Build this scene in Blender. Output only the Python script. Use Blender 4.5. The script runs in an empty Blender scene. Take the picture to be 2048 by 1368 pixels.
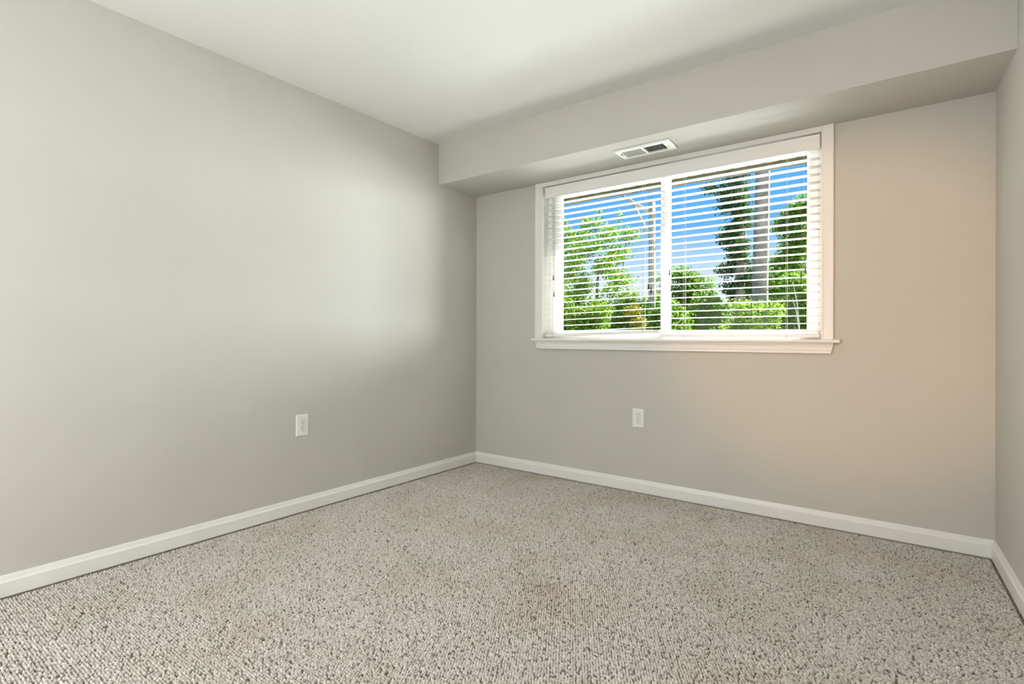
import bpy, bmesh, math, random
import numpy as np
from mathutils import Vector, Matrix

random.seed(7)
rng = np.random.default_rng(11)
sc = bpy.context.scene
COL = sc.collection

# ------------------------------------------------------------------ camera
F_PX, PP_Y = 1037.1, 673.2
YAW, PITCH, ROLL = math.radians(-36.109), math.radians(0.059), math.radians(0.152)
CAM = Vector((2.7119, -3.2262, 1.0079))
_f = Vector((math.sin(YAW), math.cos(YAW), 0)); _r = Vector((math.cos(YAW), -math.sin(YAW), 0)); _u = Vector((0, 0, 1))
_f2 = _f * math.cos(PITCH) + _u * math.sin(PITCH); _u2 = -_f * math.sin(PITCH) + _u * math.cos(PITCH)
_r3 = _r * math.cos(ROLL) + _u2 * math.sin(ROLL); _u3 = -_r * math.sin(ROLL) + _u2 * math.cos(ROLL)
cam_data = bpy.data.cameras.new('camera')
cam = bpy.data.objects.new('camera', cam_data); COL.objects.link(cam)
cam.matrix_world = Matrix(((_r3.x, _u3.x, -_f2.x, CAM.x), (_r3.y, _u3.y, -_f2.y, CAM.y), (_r3.z, _u3.z, -_f2.z, CAM.z), (0, 0, 0, 1)))
cam_data.sensor_fit = 'HORIZONTAL'; cam_data.sensor_width = 36.0
cam_data.lens = F_PX / 2048 * 36.0
cam_data.shift_y = -(684 - PP_Y) / 2048
cam_data.clip_start = 0.02; cam_data.clip_end = 400
sc.camera = cam

# ------------------------------------------------------------------ sky, sun, warm spot and added fill lamps, exposure
sc.view_settings.view_transform = 'Standard'
sc.view_settings.look = 'None'
sc.view_settings.gamma = 1.0
sc.view_settings.use_curve_mapping = False
sc.view_settings.exposure = 0.07

world = bpy.data.worlds.new('sky'); sc.world = world; world.use_nodes = True
wn = world.node_tree; wn.nodes.clear()
w_out = wn.nodes.new('ShaderNodeOutputWorld'); w_bg = wn.nodes.new('ShaderNodeBackground')
w_tc = wn.nodes.new('ShaderNodeTexCoord'); w_sep = wn.nodes.new('ShaderNodeSeparateXYZ'); w_ramp = wn.nodes.new('ShaderNodeValToRGB')
wn.links.new(w_tc.outputs['Generated'], w_sep.inputs[0]); wn.links.new(w_sep.outputs['Z'], w_ramp.inputs[0])
wn.links.new(w_ramp.outputs[0], w_bg.inputs[0]); wn.links.new(w_bg.outputs[0], w_out.inputs[0])
cr = w_ramp.color_ramp
cr.elements[0].position = 0.0; cr.elements[0].color = (0.88, 0.93, 1.0, 1)
cr.elements[1].position = 1.0; cr.elements[1].color = (0.05, 0.22, 0.62, 1)
for pos, c in ((0.095, (0.80, 0.90, 1.0)), (0.145, (0.45, 0.70, 1.0)), (0.20, (0.16, 0.49, 0.98)), (0.32, (0.115, 0.45, 0.98))):
    e = cr.elements.new(pos); e.color = (*c, 1)
w_bg.inputs[1].default_value = 1.0


def lamp(name, kind, loc, target, energy, color, **kw):
    d = bpy.data.lights.new(name, kind); d.energy = energy; d.color = color
    for k, v in kw.items(): setattr(d, k, v)
    o = bpy.data.objects.new(name, d); COL.objects.link(o); o.location = loc
    o.rotation_euler = (Vector(target) - Vector(loc)).to_track_quat('-Z', 'Y').to_euler()
    return o

lamp('sun', 'SUN', (9, 20, 20), (9 - 0.38, 20 - 0.70, 20 - 0.63), 29.0, (1.0, 0.96, 0.90), angle=math.radians(0.6))
lamp('rear_fill', 'AREA', (1.0, -4.7, 0.95), (1.9, 0, 0.75), 47.0, (1.0, 1.0, 1.0), shape='RECTANGLE', size=1.4, size_y=1.3)  # added neutral fill behind the viewer
lamp('uplight_fill', 'AREA', (2.3, -3.6, 1.7), (2.3, -3.4, 4.0), 31.0, (1.0, 1.0, 1.0), shape='DISK', size=0.5)  # added up-facing fill to brighten the ceiling, no fixture modelled
lamp('right_window_fill', 'AREA', (6.1, 3.9, 1.68), (1.2, -0.2, 1.5), 960.0, (0.93, 0.97, 1.0), shape='RECTANGLE', size=4.4, size_y=1.6)  # added lamp out of view, boosts window light on the left wall
lamp('low_window_fill', 'AREA', (1.5, 3.0, 0.15), (1.5, 0.05, 1.55), 70.0, (0.95, 0.98, 1.0), shape='RECTANGLE', size=4.2, size_y=0.9, spread=math.radians(60))  # added lamp below sill level, lifts the bulkhead underside and ceiling
lamp('warm_spot_lamp', 'SPOT', (2.72, -3.75, 1.72), (2.50, 0, 1.15), 165.0, (1.0, 0.46, 0.17), spot_size=math.radians(34), spot_blend=0.75, shadow_soft_size=0.10)

sc.cycles.max_bounces = 10
sc.cycles.diffuse_bounces = 6
sc.cycles.transparent_max_bounces = 12
sc.cycles.sample_clamp_indirect = 40.0
sc.cycles.caustics_reflective = False
sc.cycles.caustics_refractive = False
sc.cycles.use_denoising = True

# ------------------------------------------------------------------ room measures (metres, corner of left wall and window wall = origin)
H, HS, DS, W = 2.44, 2.141, 0.4292, 3.1016
SK = 0.0209                      # the side walls open out a little towards the viewer
YB = -4.9                        # rear wall
XL = lambda y: SK * y
XR = lambda y: W - SK * y
OX0, OX1, OZ0, OZ1 = 0.645, 2.412, 1.000, 2.112   # clear window opening


# ------------------------------------------------------------------ helpers
def tag(o, label=None, cat=None, group=None, kind=None):
    if label: o['label'] = label
    if cat: o['category'] = cat
    if group: o['group'] = group
    if kind: o['kind'] = kind
    return o


def empty(name, loc=(0, 0, 0), rz=0.0, parent=None):
    o = bpy.data.objects.new(name, None); COL.objects.link(o)
    o.empty_display_size = 0.1
    o.location = loc; o.rotation_euler = (0, 0, rz)
    if parent: o.parent = parent
    return o


class MB:
    def __init__(self): self.bm = bmesh.new()

    def box(self, a, b, bevel=0.0, seg=2):
        g = bmesh.ops.create_cube(self.bm, size=1.0)
        vs = g['verts']
        c = [(a[i] + b[i]) / 2 for i in range(3)]; s = [abs(b[i] - a[i]) for i in range(3)]
        for v in vs: v.co = Vector((c[0] + v.co.x * s[0], c[1] + v.co.y * s[1], c[2] + v.co.z * s[2]))
        if bevel > 0:
            es = list({e for v in vs for e in v.link_edges})
            bmesh.ops.bevel(self.bm, geom=es, offset=bevel, segments=seg, affect='EDGES', profile=0.5)
        return self

    def prism(self, rings, close=True, cap=True):
        """rings: list of equally long point loops, joined one to the next"""
        vr = [[self.bm.verts.new(p) for p in r] for r in rings]
        n = len(rings[0])
        for a, b in zip(vr, vr[1:]):
            for i in range(n if close else n - 1):
                j = (i + 1) % n
                self.bm.faces.new((a[i], a[j], b[j], b[i]))
        if cap and close:
            self.bm.faces.new(list(reversed(vr[0]))); self.bm.faces.new(vr[-1])
        return self

    def tube(self, pts, radii, seg=8, cap=True):
        pts = [Vector(p) for p in pts]; rings = []
        if not hasattr(radii, '__len__'): radii = [radii] * len(pts)
        for i, p in enumerate(pts):
            d = (pts[min(i + 1, len(pts) - 1)] - pts[max(i - 1, 0)]).normalized()
            ref = Vector((1, 0, 0)) if abs(d.x) < 0.8 else Vector((0, 1, 0))
            u = d.cross(ref).normalized(); v = d.cross(u).normalized()
            rings.append([p + (u * math.cos(2 * math.pi * k / seg) + v * math.sin(2 * math.pi * k / seg)) * radii[i] for k in range(seg)])
        return self.prism(rings, True, cap)

    def lathe(self, prof, loc, seg=14, axis='Z'):
        rings = []
        for r, h in prof:
            ring = []
            for k in range(seg):
                a = 2 * math.pi * k / seg
                p = (r * math.cos(a), r * math.sin(a), h) if axis == 'Z' else (r * math.cos(a), h, r * math.sin(a))
                ring.append(Vector(p) + Vector(loc))
            rings.append(ring)
        return self.prism(rings)

    def build(self, name, mat, parent=None, smooth=False):
        bmesh.ops.recalc_face_normals(self.bm, faces=self.bm.faces)
        me = bpy.data.meshes.new(name); self.bm.to_mesh(me); self.bm.free()
        o = bpy.data.objects.new(name, me); COL.objects.link(o)
        if mat: me.materials.append(mat)
        if parent: o.parent = parent
        if smooth:
            for p in me.polygons: p.use_smooth = True
        return o


def mesh_np(name, verts, faces, mat, parent=None, smooth=False):
    me = bpy.data.meshes.new(name)
    n, m, k = len(verts), len(faces), faces.shape[1]
    me.vertices.add(n); me.vertices.foreach_set('co', np.ascontiguousarray(verts, dtype=np.float32).ravel())
    me.loops.add(m * k); me.loops.foreach_set('vertex_index', np.ascontiguousarray(faces, dtype=np.int32).ravel())
    me.polygons.add(m); me.polygons.foreach_set('loop_start', np.arange(0, m * k, k, dtype=np.int32))
    if smooth: me.polygons.foreach_set('use_smooth', np.ones(m, dtype=bool))
    me.update(calc_edges=True)
    o = bpy.data.objects.new(name, me); COL.objects.link(o)
    if mat: me.materials.append(mat)
    if parent: o.parent = parent
    return o


# ------------------------------------------------------------------ materials
def mat_base(name, rough=0.6, spec=0.3):
    m = bpy.data.materials.new(name); m.use_nodes = True
    nt = m.node_tree; b = nt.nodes['Principled BSDF']
    b.inputs['Roughness'].default_value = rough
    b.inputs['Specular IOR Level'].default_value = spec
    return m, nt, b


def mat_noise(name, c0, c1, scale=30.0, rough=0.6, spec=0.3, bump=0.0, bscale=None, bdist=0.001):
    m, nt, b = mat_base(name, rough, spec)
    tc = nt.nodes.new('ShaderNodeTexCoord')
    nz = nt.nodes.new('ShaderNodeTexNoise'); nz.inputs['Scale'].default_value = scale; nz.inputs['Detail'].default_value = 3
    nt.links.new(tc.outputs['Object'], nz.inputs['Vector'])
    rp = nt.nodes.new('ShaderNodeValToRGB')
    rp.color_ramp.elements[0].position = 0.3; rp.color_ramp.elements[1].position = 0.7
    rp.color_ramp.elements[0].color = (*c0, 1); rp.color_ramp.elements[1].color = (*c1, 1)
    nt.links.new(nz.outputs['Fac'], rp.inputs[0]); nt.links.new(rp.outputs[0], b.inputs['Base Color'])
    if bump > 0:
        n2 = nt.nodes.new('ShaderNodeTexNoise'); n2.inputs['Scale'].default_value = bscale or scale * 8; n2.inputs['Detail'].default_value = 4
        nt.links.new(tc.outputs['Object'], n2.inputs['Vector'])
        bp = nt.nodes.new('ShaderNodeBump'); bp.inputs['Strength'].default_value = bump; bp.inputs['Distance'].default_value = bdist
        nt.links.new(n2.outputs['Fac'], bp.inputs['Height']); nt.links.new(bp.outputs[0], b.inputs['Normal'])
    return m


M = {}
M['wall'] = mat_noise('greige_wall_paint', (0.545, 0.535, 0.490), (0.565, 0.555, 0.508), 2.0, 0.75, 0.15, 0.12, 240, 0.0008)
M['ceiling'] = mat_noise('white_ceiling_paint', (0.765, 0.770, 0.760), (0.785, 0.790, 0.780), 2.0, 0.85, 0.1, 0.1, 200, 0.0008)
M['trim'] = mat_noise('white_trim_paint', (0.79, 0.78, 0.75), (0.82, 0.81, 0.78), 3.0, 0.35, 0.4)
M['vinyl'] = mat_noise('white_window_vinyl', (0.82, 0.82, 0.81), (0.84, 0.84, 0.83), 3.0, 0.35, 0.4)
M['slat'] = mat_noise('white_blind_slat', (0.85, 0.845, 0.825), (0.87, 0.865, 0.845), 3.0, 0.4, 0.35)
M['cord'] = mat_noise('grey_cord', (0.16, 0.15, 0.13), (0.24, 0.22, 0.19), 40, 0.8, 0.1)
M['ladder'] = mat_noise('white_ladder_string', (0.55, 0.54, 0.50), (0.62, 0.60, 0.56), 40, 0.8, 0.1)
M['tassel'] = mat_noise('dark_wood_tassel', (0.035, 0.022, 0.015), (0.07, 0.045, 0.03), 60, 0.5, 0.3)
M['tassel_pale'] = mat_noise('weathered_wood_tassel', (0.16, 0.125, 0.10), (0.24, 0.19, 0.155), 60, 0.55, 0.3)
M['plate'] = mat_noise('white_plastic', (0.80, 0.79, 0.76), (0.83, 0.82, 0.79), 5.0, 0.3, 0.45)
M['dark'] = mat_noise('dark_slot', (0.008, 0.008, 0.008), (0.015, 0.015, 0.015), 10.0, 0.8, 0.1)
M['gasket_shade'] = mat_noise('dark_gasket_and_shade', (0.010, 0.011, 0.013), (0.022, 0.023, 0.026), 10.0, 0.7, 0.2)  # real gaskets, also shade painted dark around and inside the vent
M['vent'] = mat_noise('white_enamel_steel', (0.80, 0.80, 0.78), (0.83, 0.83, 0.81), 5.0, 0.35, 0.4)
M['steel'] = mat_noise('screw_steel', (0.30, 0.30, 0.29), (0.40, 0.40, 0.38), 20.0, 0.4, 0.5)
M['eave'] = mat_noise('cream_eave_vinyl', (0.62, 0.60, 0.53), (0.66, 0.64, 0.57), 3.0, 0.6, 0.2)
M['fascia'] = mat_noise('weathered_olive_fascia', (0.045, 0.045, 0.022), (0.10, 0.09, 0.06), 9.0, 0.8, 0.1)
M['siding'] = mat_noise('pale_exterior_siding', (0.60, 0.58, 0.53), (0.66, 0.64, 0.59), 4.0, 0.8, 0.1)
M['grass'] = mat_noise('lawn', (0.06, 0.11, 0.02), (0.12, 0.17, 0.035), 1.3, 0.9, 0.05, 0.6, 60, 0.03)
M['bounce'] = mat_noise('pale_bounce_ground', (0.27, 0.265, 0.255), (0.34, 0.335, 0.325), 3.0, 0.9, 0.05, 0.4, 60, 0.004)  # pale surface for the added bounce slab outside
M['bark'] = mat_noise('grey_brown_bark', (0.20, 0.165, 0.14), (0.36, 0.31, 0.27), 7.0, 0.9, 0.05, 0.8, 30, 0.02)
M['twig'] = mat_noise('pale_twig', (0.42, 0.37, 0.30), (0.58, 0.52, 0.44), 9.0, 0.9, 0.05)
M['darktwig'] = mat_noise('dark_twig', (0.05, 0.04, 0.03), (0.09, 0.07, 0.05), 9.0, 0.9, 0.05)
M['pole'] = mat_noise('weathered_pole_wood', (0.46, 0.40, 0.27), (0.66, 0.57, 0.41), 5.0, 0.85, 0.05, 0.5, 40, 0.01)


def mat_leaf(name, dark, mid, light, trans=0.45):
    m = bpy.data.materials.new(name); m.use_nodes = True
    nt = m.node_tree; nt.nodes.clear()
    out = nt.nodes.new('ShaderNodeOutputMaterial'); mix = nt.nodes.new('ShaderNodeMixShader')
    df = nt.nodes.new('ShaderNodeBsdfDiffuse'); tr = nt.nodes.new('ShaderNodeBsdfTranslucent')
    geo = nt.nodes.new('ShaderNodeNewGeometry'); rp = nt.nodes.new('ShaderNodeValToRGB')
    e = rp.color_ramp.elements
    e[0].position = 0.0; e[0].color = (*dark, 1); e[1].position = 1.0; e[1].color = (*light, 1)
    q = e.new(0.5); q.color = (*mid, 1)
    nt.links.new(geo.outputs['Random Per Island'], rp.inputs[0])
    nt.links.new(rp.outputs[0], df.inputs[0]); nt.links.new(rp.outputs[0], tr.inputs[0])
    mix.inputs[0].default_value = trans
    nt.links.new(df.outputs[0], mix.inputs[1]); nt.links.new(tr.outputs[0], mix.inputs[2]); nt.links.new(mix.outputs[0], out.inputs[0])
    return m


M['leaf_lime'] = mat_leaf('lime_leaves', (0.085, 0.18, 0.015), (0.19, 0.34, 0.035), (0.36, 0.46, 0.085))
M['leaf_green'] = mat_leaf('green_leaves', (0.06, 0.14, 0.016), (0.14, 0.27, 0.032), (0.27, 0.40, 0.07))
M['leaf_dark'] = mat_leaf('dark_leaves', (0.035, 0.08, 0.026), (0.065, 0.13, 0.04), (0.14, 0.22, 0.078), 0.35)
M['leaf_yellow'] = mat_leaf('yellow_leaves', (0.18, 0.17, 0.02), (0.26, 0.23, 0.03), (0.33, 0.29, 0.08))


def mat_glass():
    m = bpy.data.materials.new('window_glass'); m.use_nodes = True
    nt = m.node_tree; nt.nodes.clear()
    out = nt.nodes.new('ShaderNodeOutputMaterial'); mix = nt.nodes.new('ShaderNodeMixShader')
    tr = nt.nodes.new('ShaderNodeBsdfTransparent'); gl = nt.nodes.new('ShaderNodeBsdfGlossy'); fr = nt.nodes.new('ShaderNodeFresnel')
    fr.inputs[0].default_value = 1.12; gl.inputs['Roughness'].default_value = 0.02
    tr.inputs[0].default_value = (0.95, 0.97, 0.96, 1)
    nt.links.new(fr.outputs[0], mix.inputs[0]); nt.links.new(tr.outputs[0], mix.inputs[1]); nt.links.new(gl.outputs[0], mix.inputs[2])
    nt.links.new(mix.outputs[0], out.inputs[0])
    return m


M['glass'] = mat_glass()


def mat_carpet():
    m, nt, b = mat_base('berber_loop_carpet', 0.95, 0.05)
    at = nt.nodes.new('ShaderNodeAttribute'); at.attribute_name = 'yarn_shade'
    rp = nt.nodes.new('ShaderNodeValToRGB'); e = rp.color_ramp.elements
    e[0].position = 0.0; e[0].color = (0.14, 0.105, 0.080, 1)  # low end also holds the painted shade between loops
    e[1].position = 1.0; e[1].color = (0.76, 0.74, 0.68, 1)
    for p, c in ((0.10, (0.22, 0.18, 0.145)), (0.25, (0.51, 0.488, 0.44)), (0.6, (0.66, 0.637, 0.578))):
        q = e.new(p); q.color = (*c, 1)
    nt.links.new(at.outputs['Fac'], rp.inputs[0])
    tc = nt.nodes.new('ShaderNodeTexCoord')
    # worn, slightly brown traffic patches
    nz = nt.nodes.new('ShaderNodeTexNoise'); nz.inputs['Scale'].default_value = 2.3; nz.inputs['Detail'].default_value = 3
    nt.links.new(tc.outputs['Object'], nz.inputs['Vector'])
    r2 = nt.nodes.new('ShaderNodeValToRGB'); r2.color_ramp.elements[0].position = 0.45; r2.color_ramp.elements[1].position = 0.75
    r2.color_ramp.elements[0].color = (1, 1, 1, 1); r2.color_ramp.elements[1].color = (0.91, 0.86, 0.82, 1)
    nt.links.new(nz.outputs['Fac'], r2.inputs[0])
    mx = nt.nodes.new('ShaderNodeMix'); mx.data_type = 'RGBA'; mx.blend_type = 'MULTIPLY'; mx.inputs['Factor'].default_value = 1.0
    nt.links.new(rp.outputs[0], mx.inputs['A']); nt.links.new(r2.outputs[0], mx.inputs['B'])
    # one faint pink spill mark
    mp = nt.nodes.new('ShaderNodeMapping'); mp.vector_type = 'TEXTURE'
    mp.inputs['Location'].default_value = (1.62, -1.45, 0); mp.inputs['Scale'].default_value = (0.10, 0.07, 1); mp.inputs['Rotation'].default_value = (0, 0, 0.6)
    nt.links.new(tc.outputs['Object'], mp.inputs['Vector'])
    gr = nt.nodes.new('ShaderNodeTexGradient'); gr.gradient_type = 'SPHERICAL'
    nt.links.new(mp.outputs[0], gr.inputs[0])
    mu = nt.nodes.new('ShaderNodeMath'); mu.operation = 'MULTIPLY'; mu.inputs[1].default_value = 0.42
    nt.links.new(gr.outputs['Fac'], mu.inputs[0])
    m2 = nt.nodes.new('ShaderNodeMix'); m2.data_type = 'RGBA'; m2.blend_type = 'MULTIPLY'
    nt.links.new(mu.outputs[0], m2.inputs['Factor']); nt.links.new(mx.outputs['Result'], m2.inputs['A'])
    m2.inputs['B'].default_value = (0.82, 0.62, 0.58, 1)
    nt.links.new(m2.outputs['Result'], b.inputs['Base Color'])
    n3 = nt.nodes.new('ShaderNodeTexNoise'); n3.inputs['Scale'].default_value = 420; n3.inputs['Detail'].default_value = 2
    nt.links.new(tc.outputs['Object'], n3.inputs['Vector'])
    bp = nt.nodes.new('ShaderNodeBump'); bp.inputs['Strength'].default_value = 0.5; bp.inputs['Distance'].default_value = 0.0015
    nt.links.new(n3.outputs['Fac'], bp.inputs['Height']); nt.links.new(bp.outputs[0], b.inputs['Normal'])
    return m


M['carpet'] = mat_carpet()

# ------------------------------------------------------------------ room shell
def quad_prism(pts, z0, z1):
    b = MB(); b.prism([[Vector((x, y, z0)) for x, y in pts], [Vector((x, y, z1)) for x, y in pts]])
    return b


T = 0.15
tag(quad_prism([(XL(T), T), (XL(YB - T), YB - T), (XL(YB - T) - T, YB - T), (XL(T) - T, T)], -0.12, H).build('wall_left', M['wall']), kind='structure')
tag(quad_prism([(XR(T), T), (XR(YB - T), YB - T), (XR(YB - T) + T, YB - T), (XR(T) + T, T)], -0.12, H).build('wall_right', M['wall']), kind='structure')
tag(quad_prism([(XL(YB), YB), (XR(YB), YB), (XR(YB), YB - T), (XL(YB), YB - T)], -0.12, H).build('wall_front', M['wall']), kind='structure')
tag(quad_prism([(XL(T) - T, T), (XR(T) + T, T), (XR(YB) + T, YB - T), (XL(YB) - T, YB - T)], H, H + 0.16).build('ceiling', M['ceiling']), kind='structure')

# window wall: one sheet of wall with the opening cut through it
J = 0.016   # jamb liner
b = MB()
xa, xb, za, zb = OX0 - J, OX1 + J, OZ0 - 0.02, OZ1 + J
x0, x1 = XL(0), XR(0)
out = [(x0, -0.12), (x1, -0.12), (x1, H), (x0, H)]; inn = [(xa, za), (xb, za), (xb, zb), (xa, zb)]
for y in (0.0, T):
    vo = [b.bm.verts.new((x, y, z)) for x, z in out]; vi = [b.bm.verts.new((x, y, z)) for x, z in inn]
    for i in range(4):
        j = (i + 1) % 4; b.bm.faces.new((vo[i], vo[j], vi[j], vi[i]))
b.bm.verts.ensure_lookup_table()
v = list(b.bm.verts)
for base in (0, 4):
    for i in range(4):
        j = (i + 1) % 4; b.bm.faces.new((v[base + i], v[base + j], v[8 + base + j], v[8 + base + i]))
tag(b.build('wall_back', M['wall']), kind='structure')

# boxed-in bulkhead above the window
tag(quad_prism([(XL(0), 0), (XR(0), 0), (XR(-DS), -DS), (XL(-DS), -DS)], HS, H).build('ceiling_bulkhead', M['wall']), kind='structure')

# ------------------------------------------------------------------ baseboards
BH, BT = 0.082, 0.0145
def base_profile():
    return [(0.0, 0.001), (BT, 0.001), (BT, 0.0555), (BT * 0.96, 0.0575), (BT * 0.80, 0.0605), (BT * 0.66, 0.0640), (BT * 0.55, 0.0690), (BT * 0.42, 0.0755), (BT * 0.30, 0.0800), (0.0, BH)]


def baseboard(name, p0, p1, n):
    rings = []
    for p in (p0, p1):
        rings.append([Vector((p[0] + n[0] * t, p[1] + n[1] * t, z)) for t, z in base_profile()])
    b = MB(); b.prism(rings); return tag(b.build(name, M['trim']), kind='structure')


baseboard('baseboard_left', (XL(0), 0), (XL(YB), YB), (1, 0))
baseboard('baseboard_back', (XL(0), 0), (XR(0), 0), (0, -1))
baseboard('baseboard_right', (XR(0), 0), (XR(YB), YB), (-1, 0))

# ------------------------------------------------------------------ carpeted floor: loops are real relief, gaps between them also painted dark as shade
def carpet():
    s = 0.0024
    X0, X1, Y0, Y1 = -0.075, W + 0.075, -3.02, 0.004
    nx, ny = int((X1 - X0) / s), int((Y1 - Y0) / s)
    xs = np.linspace(X0, X1, nx, dtype=np.float32); ys = np.linspace(Y0, Y1, ny, dtype=np.float32)
    gx, gy = np.meshgrid(xs, ys)
    px, py = 0.0101, 0.0089
    nu, nv = int((X1 - X0) / px) + 6, int((Y1 - Y0) / py) + 6
    jx = rng.normal(0, 0.11, (nv, nu)).astype(np.float32); jy = rng.normal(0, 0.12, (nv, nu)).astype(np.float32)
    hh = (0.72 + 0.28 * rng.random((nv, nu))).astype(np.float32)
    hh[rng.random((nv, nu)) < 0.05] *= 0.45
    rr = (0.45 + 0.11 * rng.random((nv, nu))).astype(np.float32)
    yarn_shade = np.clip(rng.normal(0.52, 0.17, (nv, nu)), 0.2, 1).astype(np.float32)
    yarn_shade[rng.random((nv, nu)) < 0.008] = 0.14
    u = (gx - X0) / px + 2; vv = (gy - Y0) / py + 2
    iv = np.floor(vv).astype(np.int32)
    best = np.zeros_like(gx) - 1; col = np.zeros_like(gx)
    for dv in (-1, 0, 1):
        r = iv + dv
        off = 0.5 * (r % 2)
        iu = np.floor(u - off).astype(np.int32)
        for du in (-1, 0, 1):
            c = np.clip(iu + du, 0, nu - 1); rc = np.clip(r, 0, nv - 1)
            ex = u - off - c - 0.5 - jx[rc, c]; ey = vv - r - 0.5 - jy[rc, c]
            q = (ex * ex + ey * ey) / (rr[rc, c] ** 2)
            h = hh[rc, c] * np.sqrt(np.clip(1 - q, 0, 1))
            k = h > best
            best = np.where(k, h, best); col = np.where(k, yarn_shade[rc, c], col)
    col = np.where(best < 0.25, 0.02, np.where(best < 0.42, 0.14, col))  # low spots between loops painted dark as crevice shade
    best = np.clip(best, 0, 1)
    z = -0.012 + 0.012 * best
    # the pile is tucked down along the skirting
    d = np.minimum(np.minimum(gx - SK * gy - BT, W - SK * gy - BT - gx), -gy - BT)
    z = z - 0.022 * np.clip(1 - d / 0.008, 0, 1)
    verts = np.stack([gx, gy, z], -1).reshape(-1, 3)
    idx = np.arange(nx * ny, dtype=np.int32).reshape(ny, nx)
    f = np.stack([idx[:-1, :-1], idx[:-1, 1:], idx[1:, 1:], idx[1:, :-1]], -1).reshape(-1, 4)
    # plain remainder behind the viewer
    n0 = len(verts)
    ex = np.array([(-0.2, YB - 0.1, -0.003), (W + 0.2, YB - 0.1, -0.003), (W + 0.2, Y0, -0.003), (-0.2, Y0, -0.003)], dtype=np.float32)
    verts = np.concatenate([verts, ex]); f = np.concatenate([f, np.array([[n0, n0 + 1, n0 + 2, n0 + 3]], dtype=np.int32)])
    o = mesh_np('floor', verts, f, M['carpet'], smooth=True)
    a = o.data.attributes.new('yarn_shade', 'FLOAT', 'POINT')
    a.data.foreach_set('value', np.concatenate([col.ravel(), np.full(4, 0.5)]).astype(np.float32))
    tag(o, kind='structure')


carpet()

# ------------------------------------------------------------------ window
win = tag(empty('window_1', (0, 0, 0)), kind='structure')


def casing_profile(xi, xo):
    """board between its inner and outer edge, with a bead on the inner edge"""
    s = 1 if xo > xi else -1
    w = abs(xo - xi)
    P = [(0, 0), (0, -0.010), (0.003, -0.013), (0.008, -0.014), (0.011, -0.0125), (0.013, -0.015), (w - 0.012, -0.018), (w - 0.003, -0.018), (w, -0.015), (w, 0)]
    return [(xi + s * t, y) for t, y in P]


for xi, xo in ((OX0 - 0.002, 0.579), (OX1 + 0.002, 2.470)):
    b = MB(); pr = casing_profile(xi, xo)
    b.prism([[Vector((x, y, OZ0 + 0.0)) for x, y in pr], [Vector((x, y, HS + 0.001)) for x, y in pr]])
    b.build('casing', M['trim'], win)
b = MB(); b.box((OX0 - 0.002, -0.014, OZ1), (OX1 + 0.002, 0, HS + 0.001), 0.002); b.build('head_casing', M['trim'], win)
b = MB(); b.box((OX0 - J, 0, OZ0), (OX0, T - 0.01, OZ1)); b.build('jamb', M['trim'], win)
b = MB(); b.box((OX1, 0, OZ0), (OX1 + J, T - 0.01, OZ1)); b.build('jamb', M['trim'], win)
b = MB(); b.box((OX0 - J, 0, OZ1), (OX1 + J, T - 0.01, OZ1 + J)); b.build('head_jamb', M['trim'], win)
# stool with its horns, rounded nose
b = MB()
prof = [(0.0, 0.981), (-0.040, 0.981), (-0.0445, 0.984), (-0.046, 0.990), (-0.0445, 0.9955), (-0.040, 0.999), (0.0, 1.0)]
b.prism([[Vector((x, y, z)) for y, z in prof] for x in (0.565, 2.499)])
b.box((OX0 - J + 0.0005, -0.001, 0.981), (OX1 + J - 0.0005, T - 0.008, 1.0))
b.build('sill', M['trim'], win)
# apron: moulded, ends returned at a slant
b = MB()
prof = [(0.0, 0.981, 0.0), (-0.020, 0.981, 0.0), (-0.020, 0.974, 0.002), (-0.014, 0.966, 0.004), (-0.012, 0.955, 0.006), (-0.015, 0.946, 0.008),
        (-0.020, 0.941, 0.009), (-0.018, 0.937, 0.010), (-0.018, 0.930, 0.0115), (-0.021, 0.929, 0.0115), (-0.021, 0.925, 0.0125), (0.0, 0.925, 0.0125)]
b.prism([[Vector((0.582 + s, y, z)) for y, z, s in prof], [Vector((2.471 - s, y, z)) for y, z, s in prof]])
b.build('apron', M['trim'], win)


def rect_frame(b, x0, x1, z0, z1, l, r, bt, tp, y0, y1, bev=0.002):
    b.box((x0, y0, z0), (x0 + l, y1, z1), bev); b.box((x1 - r, y0, z0), (x1, y1, z1), bev)
    b.box((x0 + l - 0.001, y0 + 0.0005, z0), (x1 - r + 0.001, y1 - 0.0005, z0 + bt), bev)
    b.box((x0 + l - 0.001, y0 + 0.0005, z1 - tp), (x1 - r + 0.001, y1 - 0.0005, z1), bev)


b = MB(); rect_frame(b, OX0, OX1, OZ0, OZ1, 0.030, 0.024, 0.022, 0.022, 0.066, 0.138)
b.box((OX0 + 0.028, 0.099, 1.02), (OX0 + 0.040, 0.106, 2.09), 0.001)      # track fin
b.build('window_frame', M['vinyl'], win)
# left sash on the inner track, right sash on the outer track
b = MB(); rect_frame(b, 0.679, 1.562, 1.018, 2.094, 0.079, 0.060, 0.040, 0.028, 0.074, 0.099); s1 = b.build('sash', M['vinyl'], win)
b = MB(); b.box((0.755, 0.085, 1.054), (1.506, 0.089, 2.070)); b.build('glass_pane', M['glass'], s1)
b = MB(); rect_frame(b, 1.498, 2.388, 1.018, 2.094, 0.056, 0.056, 0.038, 0.020, 0.106, 0.131); s2 = b.build('sash', M['vinyl'], win)
b = MB(); b.box((1.550, 0.117, 1.052), (2.336, 0.121, 2.078)); b.build('glass_pane', M['glass'], s2)
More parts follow.
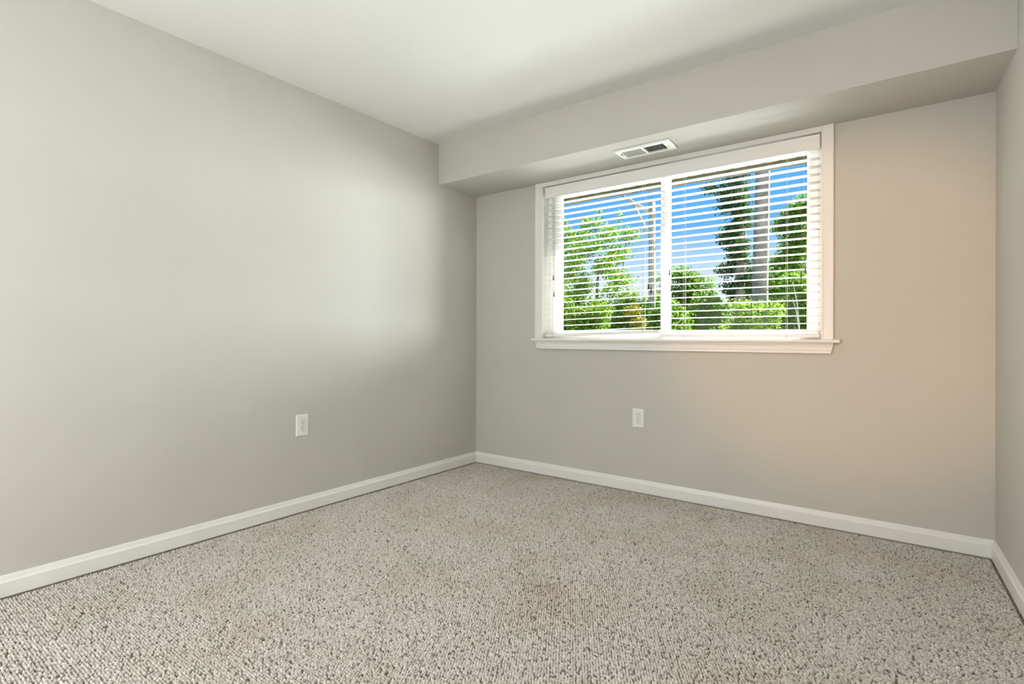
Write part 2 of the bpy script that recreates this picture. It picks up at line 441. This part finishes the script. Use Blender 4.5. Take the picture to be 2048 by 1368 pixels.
# dark gaskets round the glass
for (x0_, x1_, z0_, z1_, y_, s_) in ((0.757, 1.503, 1.057, 2.067, 0.0835, s1), (1.553, 2.333, 1.055, 2.075, 0.1155, s2)):
    b = MB(); rect_frame(b, x0_, x1_, z0_, z1_, 0.003, 0.003, 0.002, 0.003, y_, y_ + 0.002, 0); b.build('gasket', M['gasket_shade'], s_)

# ------------------------------------------------------------------ blinds
PITCH_S = 0.04262
def blind(label, xa, xb, tilt_end, ladders, cords):
    """tilt_end: how far the right end of the bottom rail is pulled up"""
    root = empty('window_blind', ((xa + xb) / 2, 0.025, OZ0))
    tag(root, label, 'window blind', 'white slatted blinds in the window')
    inv = Matrix.Translation(-root.location)
    def fin(b, name, mat, parent=root, smooth=False):
        b.bm.transform(inv) if parent is root else b.bm.transform(inv)
        return b.build(name, mat, parent, smooth)
    b = MB(); b.box((xa + 0.002, 0.001, 2.045), (xb - 0.002, 0.052, 2.098), 0.002); fin(b, 'headrail', M['slat'])
    b = MB()
    n = 23
    for k in range(n):
        z = 1.046 + 0.0135 + PITCH_S * k - 0.0135
        t = tilt_end * (1 - k / n) ** 1.3
        zl, zr = z, z + t * (1 if t else 0)
        th = 0.0028
        dy = [0.0, 0.006, 0.024, 0.042, 0.048]; arch = [0.0, 0.0008, 0.0018, 0.0008, 0.0]
        ring = lambda x, z: [Vector((x, y, z + a)) for y, a in zip(dy, arch)] + [Vector((x, y, z + a - th)) for y, a in zip(reversed(dy), reversed(arch))]
        b.prism([ring(xa, zl), ring(xb, zr)])
    fin(b, 'slats', M['slat'])
    # bottom rail
    b = MB()
    pr = [(0.001, -0.0075), (0.003, -0.0095), (0.047, -0.0095), (0.049, -0.0075), (0.049, 0.0075), (0.047, 0.0095), (0.003, 0.0095), (0.001, 0.0075)]
    zc = 1.0195
    b.prism([[Vector((xa, y, zc + z)) for y, z in pr], [Vector((xb, y, zc + 0.95 * tilt_end + z)) for y, z in pr]])
    fin(b, 'bottom_rail', M['slat'])
    for x in ladders:
        zb = zc + 0.95 * tilt_end * (x - xa) / (xb - xa)
        b = MB()
        for y in (-0.0012, 0.0512):
            b.tube([(x, y, zb - 0.006), (x, y, 2.05)], 0.0008, 5)
        b.tube([(x + 0.008, -0.0012, zb - 0.006), (x + 0.008, -0.0012, 2.05)], 0.0006, 5)
        fin(b, 'ladder_string', M['ladder'])
        b = MB(); b.lathe([(0.003, -0.0035), (0.004, -0.002), (0.004, 0.0), (0.002, 0.001)], (x, 0.012, zb - 0.0095), 8); fin(b, 'cord_button', M['cord'])
    for x, zt, mt in cords:
        b = MB(); b.tube([(x, -0.0035, 2.05), (x + 0.001, -0.0045, (zt + 2.05) / 2), (x, -0.0045, zt)], 0.0009, 6); c = fin(b, 'pull_cord', M['cord'])
        b = MB()
        b.lathe([(0.0020, 0.0), (0.0042, -0.001), (0.0046, -0.006), (0.0036, -0.012), (0.0040, -0.017), (0.0058, -0.026), (0.0062, -0.032), (0.0050, -0.035), (0.002, -0.0355)], (x, -0.0078, zt + 0.004), 12)
        fin(b, 'tassel', M[mt], c, True)
    return root


blind('left-hand white slatted blind hanging crooked, its bottom rail lower at the left end', 0.662, 1.517, 0.030,
      (0.715, 1.407), ((0.736, 1.452, 'tassel_pale'), (0.741, 1.333, 'tassel_pale'), (1.452, 1.350, 'tassel'), (1.470, 1.325, 'tassel')))
blind('right-hand white slatted blind hanging level beside the orange-lit wall', 1.527, 2.404, 0.0,
      (1.672, 2.243), ((1.590, 1.430, 'tassel_pale'), (1.602, 1.330, 'tassel'), (2.318, 1.368, 'tassel_pale'), (2.338, 1.392, 'tassel_pale')))
# one valance covers both headrails
b = MB()
vp = [(-0.005, 2.024), (-0.0105, 2.024), (-0.0125, 2.027), (-0.0125, 2.033), (-0.0105, 2.036), (-0.0105, 2.086), (-0.013, 2.089), (-0.0145, 2.096), (-0.0145, 2.101), (-0.005, 2.101)]
b.prism([[Vector((x, y, z)) for y, z in vp] for x in (0.662, 2.405)])
b.box((0.662, -0.006, 2.03), (0.6655, -0.0004, 2.10)); b.box((2.4015, -0.006, 2.03), (2.405, -0.0004, 2.10))
tag(b.build('blind_valance', M['slat']), 'long white valance strip covering the top of both window blinds', 'valance')

# ------------------------------------------------------------------ ceiling register
def vent():
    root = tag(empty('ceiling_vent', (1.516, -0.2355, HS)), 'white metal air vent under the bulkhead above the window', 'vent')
    L, D = 0.172, 0.0875
    b = MB()
    il, idp = 0.128, 0.052
    # stamped face with sloping rim
    outer = [(-L, -D), (L, -D), (L, D), (-L, D)]; mid = [(-L + 0.012, -D + 0.012), (L - 0.012, -D + 0.012), (L - 0.012, D - 0.012), (-L + 0.012, D - 0.012)]
    inn_ = [(-il, -idp), (il, -idp), (il, idp), (-il, idp)]
    r0 = [b.bm.verts.new((x, y, -0.0005)) for x, y in outer]; r1 = [b.bm.verts.new((x, y, -0.002)) for x, y in outer]
    r2 = [b.bm.verts.new((x, y, -0.009)) for x, y in mid]; r3 = [b.bm.verts.new((x, y, -0.009)) for x, y in inn_]; r4 = [b.bm.verts.new((x, y, -0.001)) for x, y in inn_]
    for a, c in ((r0, r1), (r1, r2), (r2, r3), (r3, r4)):
        for i in range(4):
            j = (i + 1) % 4; b.bm.faces.new((a[i], a[j], c[j], c[i]))
    b.box((-0.006, -idp, -0.0088), (0.006, idp, -0.001))
    b.build('frame', M['vent'], root)
    b = MB(); b.box((-il - 0.002, -idp - 0.002, -0.0012), (il + 0.002, idp + 0.002, -0.0004)); tag(b.build('duct_shade_plate', M['gasket_shade'], root), 'dark plate painted as the shaded opening behind the louvers')  # flat sheet, darkness of the recess put into its colour
    b = MB(); b.box((-L - 0.0005, -D - 0.0030, -0.0006), (L + 0.0030, D, -0.0002)); tag(b.build('gap_shadow_strip', M['gasket_shade'], root), 'dark strip painted as shadow in the gap along two frame edges')  # shadow line of the rim gap drawn as a dark sheet
    for s in (-1, 1):
        b = MB(); n = 11
        for k in range(n):
            x = s * (0.0145 + (il - 0.018) * k / (n - 1))
            w, t = 0.0040, 0.0004
            # blades lean outward on each half
            lean = 0.0030 if s > 0 else 0.0010
            p = [(x - s * lean, -0.0015), (x + s * lean, -0.0085)]
            d = Vector((p[1][0] - p[0][0], 0, p[1][1] - p[0][1])).normalized(); nrm = Vector((-d.z, 0, d.x)) * t
            ring = lambda y: [Vector((p[0][0], y, p[0][1])) + nrm, Vector((p[1][0], y, p[1][1])) + nrm, Vector((p[1][0], y, p[1][1])) - nrm, Vector((p[0][0], y, p[0][1])) - nrm]
            b.prism([ring(-idp), ring(idp)])
        b.build('louvers', M['vent'], root)
    for x in (-0.148, 0.148):
        b = MB(); b.lathe([(0.0038, -0.0085), (0.0036, -0.0100), (0.002, -0.0108)], (x, 0.0, 0), 10); b.build('screw', M['steel'], root, True)
    b = MB(); b.box((-0.139, -0.035, -0.012), (-0.135, 0.012, -0.0085), 0.0008); b.box((-0.139, -0.035, -0.020), (-0.135, -0.028, -0.011), 0.0008)
    b.build('damper_lever', M['steel'], root)


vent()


# ------------------------------------------------------------------ wall outlets
def outlet(loc, rz, label):
    root = tag(empty('wall_outlet', loc, rz), label, 'outlet', 'wall outlets above the baseboard')
    w, h, t = 0.0390, 0.0620, 0.0065
    b = MB()
    rings = []
    for (sx, sz, y) in ((0, 0, -0.0003), (0, 0, -0.0025), (0.0025, 0.0025, -0.005), (0.006, 0.006, -t)):
        rings.append([Vector((x, y, z)) for x, z in ((-w + sx, -h + sz), (w - sx, -h + sz), (w - sx, h - sz), (-w + sx, h - sz))])
    b.prism(rings); b.build('cover_plate', M['plate'], root)
    for zc in (0.0195, -0.0195):
        b = MB()
        pts = []
        for k in range(28):
            a = 2 * math.pi * k / 28
            pts.append((0.0172 * math.cos(a), max(-0.0142, min(0.0142, 0.0172 * math.sin(a)))))
        gap = [[Vector((x * 1.05, -t - 0.0001, zc + z * 1.06)) for x, z in pts], [Vector((x * 1.05, -t - 0.0003, zc + z * 1.06)) for x, z in pts]]
        b.prism([[Vector((x, -t + 0.001, zc + z)) for x, z in pts], [Vector((x, -t - 0.0022, zc + z)) for x, z in pts], [Vector((x * 0.95, -t - 0.0030, zc + z * 0.95)) for x, z in pts]])
        rec = b.build('receptacle', M['plate'], root)
        g = MB(); g.prism(gap); tag(g.build('seam', M['cord'], rec), 'grey seam round the receptacle')
        for x, hh in ((-0.0063, 0.0045), (0.0063, 0.0036)):
            s = MB(); s.box((x - 0.0014, -t - 0.0034, zc + 0.0030 - hh + 0.002), (x + 0.0014, -t - 0.0028, zc + 0.0030 + hh + 0.002)); s.build('slot', M['dark'], rec)
        s = MB(); s.lathe([(0.0027, -0.0034), (0.0027, -0.0028)], (0, -t, zc - 0.0075), 12, 'Y'); s.build('ground_hole', M['dark'], rec)
    s = MB(); s.lathe([(0.0028, 0.0003), (0.0028, -0.0008), (0.0018, -0.0014)], (0, -t, 0), 12, 'Y'); s.build('screw', M['steel'], root)


outlet((1.383, -0.0002, 0.4815), 0, 'white duplex outlet on the wall under the window')
outlet((XL(-1.52) + 0.0002, -1.52, 0.4970), math.radians(90) - math.atan(SK) * -1 * -1, 'white duplex outlet on the long left wall')

# ------------------------------------------------------------------ outdoors: eave, ground, pole, trees
ev = tag(empty('roof_eave', (1.5, 0.15, 2.2)), kind='structure')
def evb(b, name, mat):
    b.bm.transform(Matrix.Translation(-ev.location)); return b.build(name, mat, ev)
b = MB()
x = -3.0
rings = []
while x < 6.0:                                   # ribbed vented panels
    for dx, dz in ((0, 0), (0.012, 0), (0.014, 0.0025), (0.028, 0.0025), (0.032, 0)):
        rings.append([Vector((x + dx, 0.155, 2.186 + dz)), Vector((x + dx, 0.60, 2.186 + dz)), Vector((x + dx, 0.60, 2.24)), Vector((x + dx, 0.155, 2.24))])
    x += 0.10
b.prism(rings); evb(b, 'eave_panel', M['eave'])
b = MB(); b.box((-3, 0.60, 2.142), (6, 0.64, 2.36), 0.004); evb(b, 'fascia', M['fascia'])
b = MB(); b.prism([[Vector((x, 0.64, 2.30)), Vector((x, 0.70, 2.30)), Vector((x, 0.20, 2.62)), Vector((x, 0.155, 2.60))] for x in (-3, 6)]); evb(b, 'roof_edge', M['siding'])

gx0 = -26
b = MB(); b.box((gx0, 0.155, -0.5), (18, 3.9, -0.345)); tag(b.build('bounce_ground', M['bounce']), kind='structure')  # unseen slab added to bounce neutral light up through the window
b = MB(); b.box((gx0, 3.9, -0.5), (18, 46, -0.35)); tag(b.build('lawn', M['grass']), kind='structure')


def foliage_mesh(clusters, size, shell=0.45, flat=0.5):
    P, S = [], []
    for (cx, cy, cz, rx, ry, rz, n) in clusters:
        d = rng.normal(size=(n, 3)); d /= np.linalg.norm(d, axis=1)[:, None]
        r = (shell + (1 - shell) * rng.random(n)) ** 0.8
        lump = 0.80 + 0.20 * np.sin(3.1 * d[:, 0] + cx * 7) * np.cos(2.7 * d[:, 2] + cz * 5) + 0.12 * np.sin(7 * d[:, 1] + 5 * d[:, 2])
        P.append(np.array([cx, cy, cz]) + d * (r * lump)[:, None] * np.array([rx, ry, rz]))
    P = np.concatenate(P); n = len(P)
    a = rng.normal(size=(n, 3)); a[:, 2] *= flat; a /= np.linalg.norm(a, axis=1)[:, None]
    nn = rng.normal(size=(n, 3)); nn[:, 2] += 0.8
    bb = np.cross(nn, a); bb /= np.linalg.norm(bb, axis=1)[:, None] + 1e-9
    up = np.cross(a, bb)
    s = size * (0.6 + 0.8 * rng.random(n))[:, None]
    w = s * 0.36
    v0 = P; v1 = P + a * s * 0.45 + bb * w + up * s * 0.08; v2 = P + a * s - up * s * 0.10; v3 = P + a * s * 0.45 - bb * w + up * s * 0.08
    V = np.stack([v0, v1, v2, v3], 1).reshape(-1, 3)
    i = np.arange(n) * 4
    F = np.concatenate([np.stack([i, i + 1, i + 2], 1), np.stack([i, i + 2, i + 3], 1)])
    return V, F


GROUND = -0.35
def tree(name, label, cat, base, group, clusters, leaf, size, stems, bark, shell=0.3):
    """clusters in world coordinates; stems: lists of (points, radii, part name)"""
    root = tag(empty(name, base), label, cat, group)
    off = np.array(base)
    if clusters:
        V, Fc = foliage_mesh(clusters, size, shell)
        mesh_np('foliage', V - off, Fc, leaf, root)
    for pts, rad, nm, mt in stems:
        b = MB(); b.tube([Vector(p) - Vector(base) for p in pts], rad, 9); b.build(nm, mt or bark, root, True)
    return root


def blobs(cx, cy, z0, z1, rx, ry, k, n, rad, taper=0.0):
    out = []
    for i in range(k):
        t = i / max(1, k - 1)
        sh = 1 - taper * t
        a = random.uniform(0, 6.28); q = random.uniform(0.1, 1.0)
        out.append((cx + math.cos(a) * rx * q * sh, cy + math.sin(a) * ry * q * sh, z0 + (z1 - z0) * t, rad * random.uniform(0.8, 1.2) * (1 - 0.3 * taper * t), rad * random.uniform(0.8, 1.1), rad * random.uniform(0.55, 0.8), n // k))
    return out

TG = 'trees beyond the window'
SG = 'shrubs beyond the window'
# loose lime tree filling the left sash
tree('lime_tree', 'loose lime-green tree with sky showing through, behind the left sash', 'tree', (-3.6, 9.2, GROUND), TG,
     [(-3.75 + 1.30 * math.cos(i * 2.4) * math.sqrt(((i * 7) % 34 + 0.5) / 34) * (1.0 - 0.25 * (i / 34)), 9.2 + 0.8 * math.sin(i * 2.4), 1.45 + 2.55 * (i / 33), 0.46, 0.42, 0.30, 520) for i in range(34)]
     + [(-3.55, 9.2, 4.25, 0.16, 0.16, 0.28, 70), (-2.95, 9.2, 4.05, 0.14, 0.14, 0.36, 80)], M['leaf_lime'], 0.056,
     [([(-3.6, 9.2, GROUND), (-3.62, 9.2, 1.4), (-3.5, 9.2, 3.2)], [0.09, 0.06, 0.02], 'trunk', M['bark']),
      ([(-3.6, 9.2, 1.2), (-4.1, 9.1, 2.3)], [0.035, 0.012], 'branch', M['bark']),
      ([(-3.6, 9.2, 1.3), (-2.9, 9.2, 2.4), (-2.7, 9.2, 3.6)], [0.035, 0.02, 0.008], 'branch', M['bark'])], M['bark'])
# rounded green tree in the middle distance
tree('round_tree', 'airy dark green tree standing just right of the window mullion', 'tree', (-1.55, 11.0, GROUND), TG,
     blobs(-1.75, 11.0, 1.3, 2.75, 0.80, 0.7, 20, 13000, 0.50, 0.35), M['leaf_green'], 0.058,
     [([(-1.55, 11, GROUND), (-1.5, 11, 1.2), (-1.45, 11, 2.4)], [0.08, 0.05, 0.015], 'trunk', M['bark'])], M['bark'])
# tall dark tree: second trunk with its ragged crown
tree('dark_tree', 'tall ragged dark green tree left of the big bare trunk', 'tree', (-0.10, 9.5, GROUND), TG,
     blobs(-0.24, 9.5, 2.0, 5.2, 0.50, 0.5, 22, 13000, 0.40, 0.1), M['leaf_dark'], 0.056,
     [([(0.0, 9.5, GROUND), (-0.10, 9.5, 1.8), (-0.05, 9.5, 3.4), (-0.08, 9.5, 6.0)], [0.15, 0.12, 0.10, 0.05], 'trunk', M['bark']),
      ([(-0.08, 9.5, 3.0), (-0.7, 9.4, 3.5)], [0.03, 0.01], 'branch', M['bark'])], M['bark'])
# large bare trunk
tree('bare_trunk_tree', 'tall thick grey trunk without low leaves, behind the right sash', 'tree', (0.62, 8.0, GROUND), TG,
     [], M['leaf_dark'], 0.08,
     [([(0.56, 8.0, GROUND), (0.60, 8.0, 1.2), (0.62, 8.0, 2.2), (0.66, 8.0, 4.2), (0.70, 8.0, 7.0)], [0.21, 0.165, 0.150, 0.135, 0.11], 'trunk', M['bark']),
      ([(0.66, 8.0, 6.0), (0.1, 8.0, 7.0)], [0.06, 0.03], 'branch', M['bark']),
      ([(0.60, 8.0, 1.9), (1.05, 7.6, 2.0)], [0.014, 0.006], 'branch', M['twig'])], M['bark'])
# yellow-green tree at the right edge
tree('olive_tree', 'yellow-green leafy tree right of the thick trunk', 'tree', (0.75, 11.8, GROUND), TG,
     blobs(0.68, 11.8, 1.5, 4.45, 0.52, 0.5, 28, 18000, 0.50, 0.25), M['leaf_lime'], 0.06,
     [([(0.75, 11.8, GROUND), (0.72, 11.8, 1.5), (0.68, 11.8, 3.9)], [0.08, 0.05, 0.015], 'trunk', M['bark'])], M['bark'])
# dense shrubs along the bottom of the view
shr = [(-3.40, 6.9, 'bright green shrub at the far left of the window view', 'leaf_green', 2.0, 0.80),
       (-1.75, 6.9, 'lime green shrub in front of the wooden pole', 'leaf_lime', 1.85, 0.80),
       (-0.10, 6.9, 'deep green shrub in front of the tall dark tree', 'leaf_green', 1.85, 0.80),
       (1.55, 6.9, 'tall green shrub with pale bare twigs at the right edge of the glass', 'leaf_green', 2.15, 0.80),
       (-1.75, 5.3, 'lower lime shrub left of the small yellow shrub', 'leaf_lime', 1.62, 0.66),
       (-0.34, 5.3, 'lower green shrub seen behind the middle stile of the window', 'leaf_green', 1.62, 0.66),
       (1.05, 5.3, 'lower lime shrub in front of the thick grey trunk', 'leaf_lime', 1.60, 0.66)]
for i, (sx, sy, lb, lm, top, wd) in enumerate(shr):
    st = [([(sx, sy, GROUND), (sx + 0.05, sy, 0.9)], [0.04, 0.015], 'stem', M['darktwig'])]
    for q in range(4):
        a = random.uniform(-0.5, 0.5)
        st.append(([(sx + a * 0.4, sy - 0.2, 0.7), (sx + a * 0.8, sy - wd * 0.7, 1.0 + 0.2 * q), (sx + a * 1.3, sy - wd * 0.85, min(top - 0.1, 1.15 + 0.25 * q))], [0.010, 0.007, 0.003], 'twig', M['twig'] if i in (3, 5) else M['darktwig']))
    tree('shrub', lb, 'shrub', (sx, sy, GROUND), SG, blobs(sx, sy, 0.25, top - 0.18, wd * 0.40, wd * 0.40, 17, 19000, wd * 0.58, 0.15), M[lm], 0.045, st, M['darktwig'])
tree('shrub', 'small yellow shrub just below and left of the window mullion', 'shrub', (-0.45, 4.3, GROUND), SG,
     blobs(-0.45, 4.3, 0.5, 1.42, 0.08, 0.06, 6, 2200, 0.17, 0.1), M['leaf_yellow'], 0.036, [([(-0.45, 4.3, GROUND), (-0.45, 4.3, 0.9)], [0.02, 0.01], 'stem', M['darktwig'])], M['darktwig'])
# far row of trees that closes the view
for i, (sx, sy, top, lb) in enumerate(((-11.4, 21, 3.9, 'far tree behind the loose lime tree'), (-6.5, 21.5, 3.5, 'far tree behind the wooden pole'), (-1.7, 21, 4.2, 'far tree behind the thick grey trunk'))):
    tree('far_tree', lb, 'tree', (sx, sy, GROUND), 'far row of trees', blobs(sx, sy, 0.5, top - 0.8, 1.35, 1.0, 16, 6500, 1.0, 0.2), M['leaf_green' if i % 2 else 'leaf_dark'], 0.16,
         [([(sx, sy, GROUND), (sx, sy, 2.2)], [0.16, 0.06], 'trunk', M['bark'])], M['bark'])

# utility pole with a slanting arm and a brace
pb = (-1.60, 8.0, GROUND)
pr = tag(empty('utility_pole', pb), 'weathered wooden pole with slanting arm and brace outside the left window sash', 'utility pole')
def pp(pts, r, nm):
    b = MB(); b.tube([Vector(p) - Vector(pb) for p in pts], r, 12); b.build(nm, M['pole'], pr, True)
pp([(-1.60, 8.0, GROUND), (-1.60, 8.0, 4.03)], [0.085, 0.065], 'post')
pp([(-1.62, 8.0, 3.80), (-2.30, 7.95, 4.28)], [0.038, 0.032], 'arm')
pp([(-1.64, 8.0, 3.25), (-2.05, 7.97, 4.10)], [0.03, 0.028], 'brace')
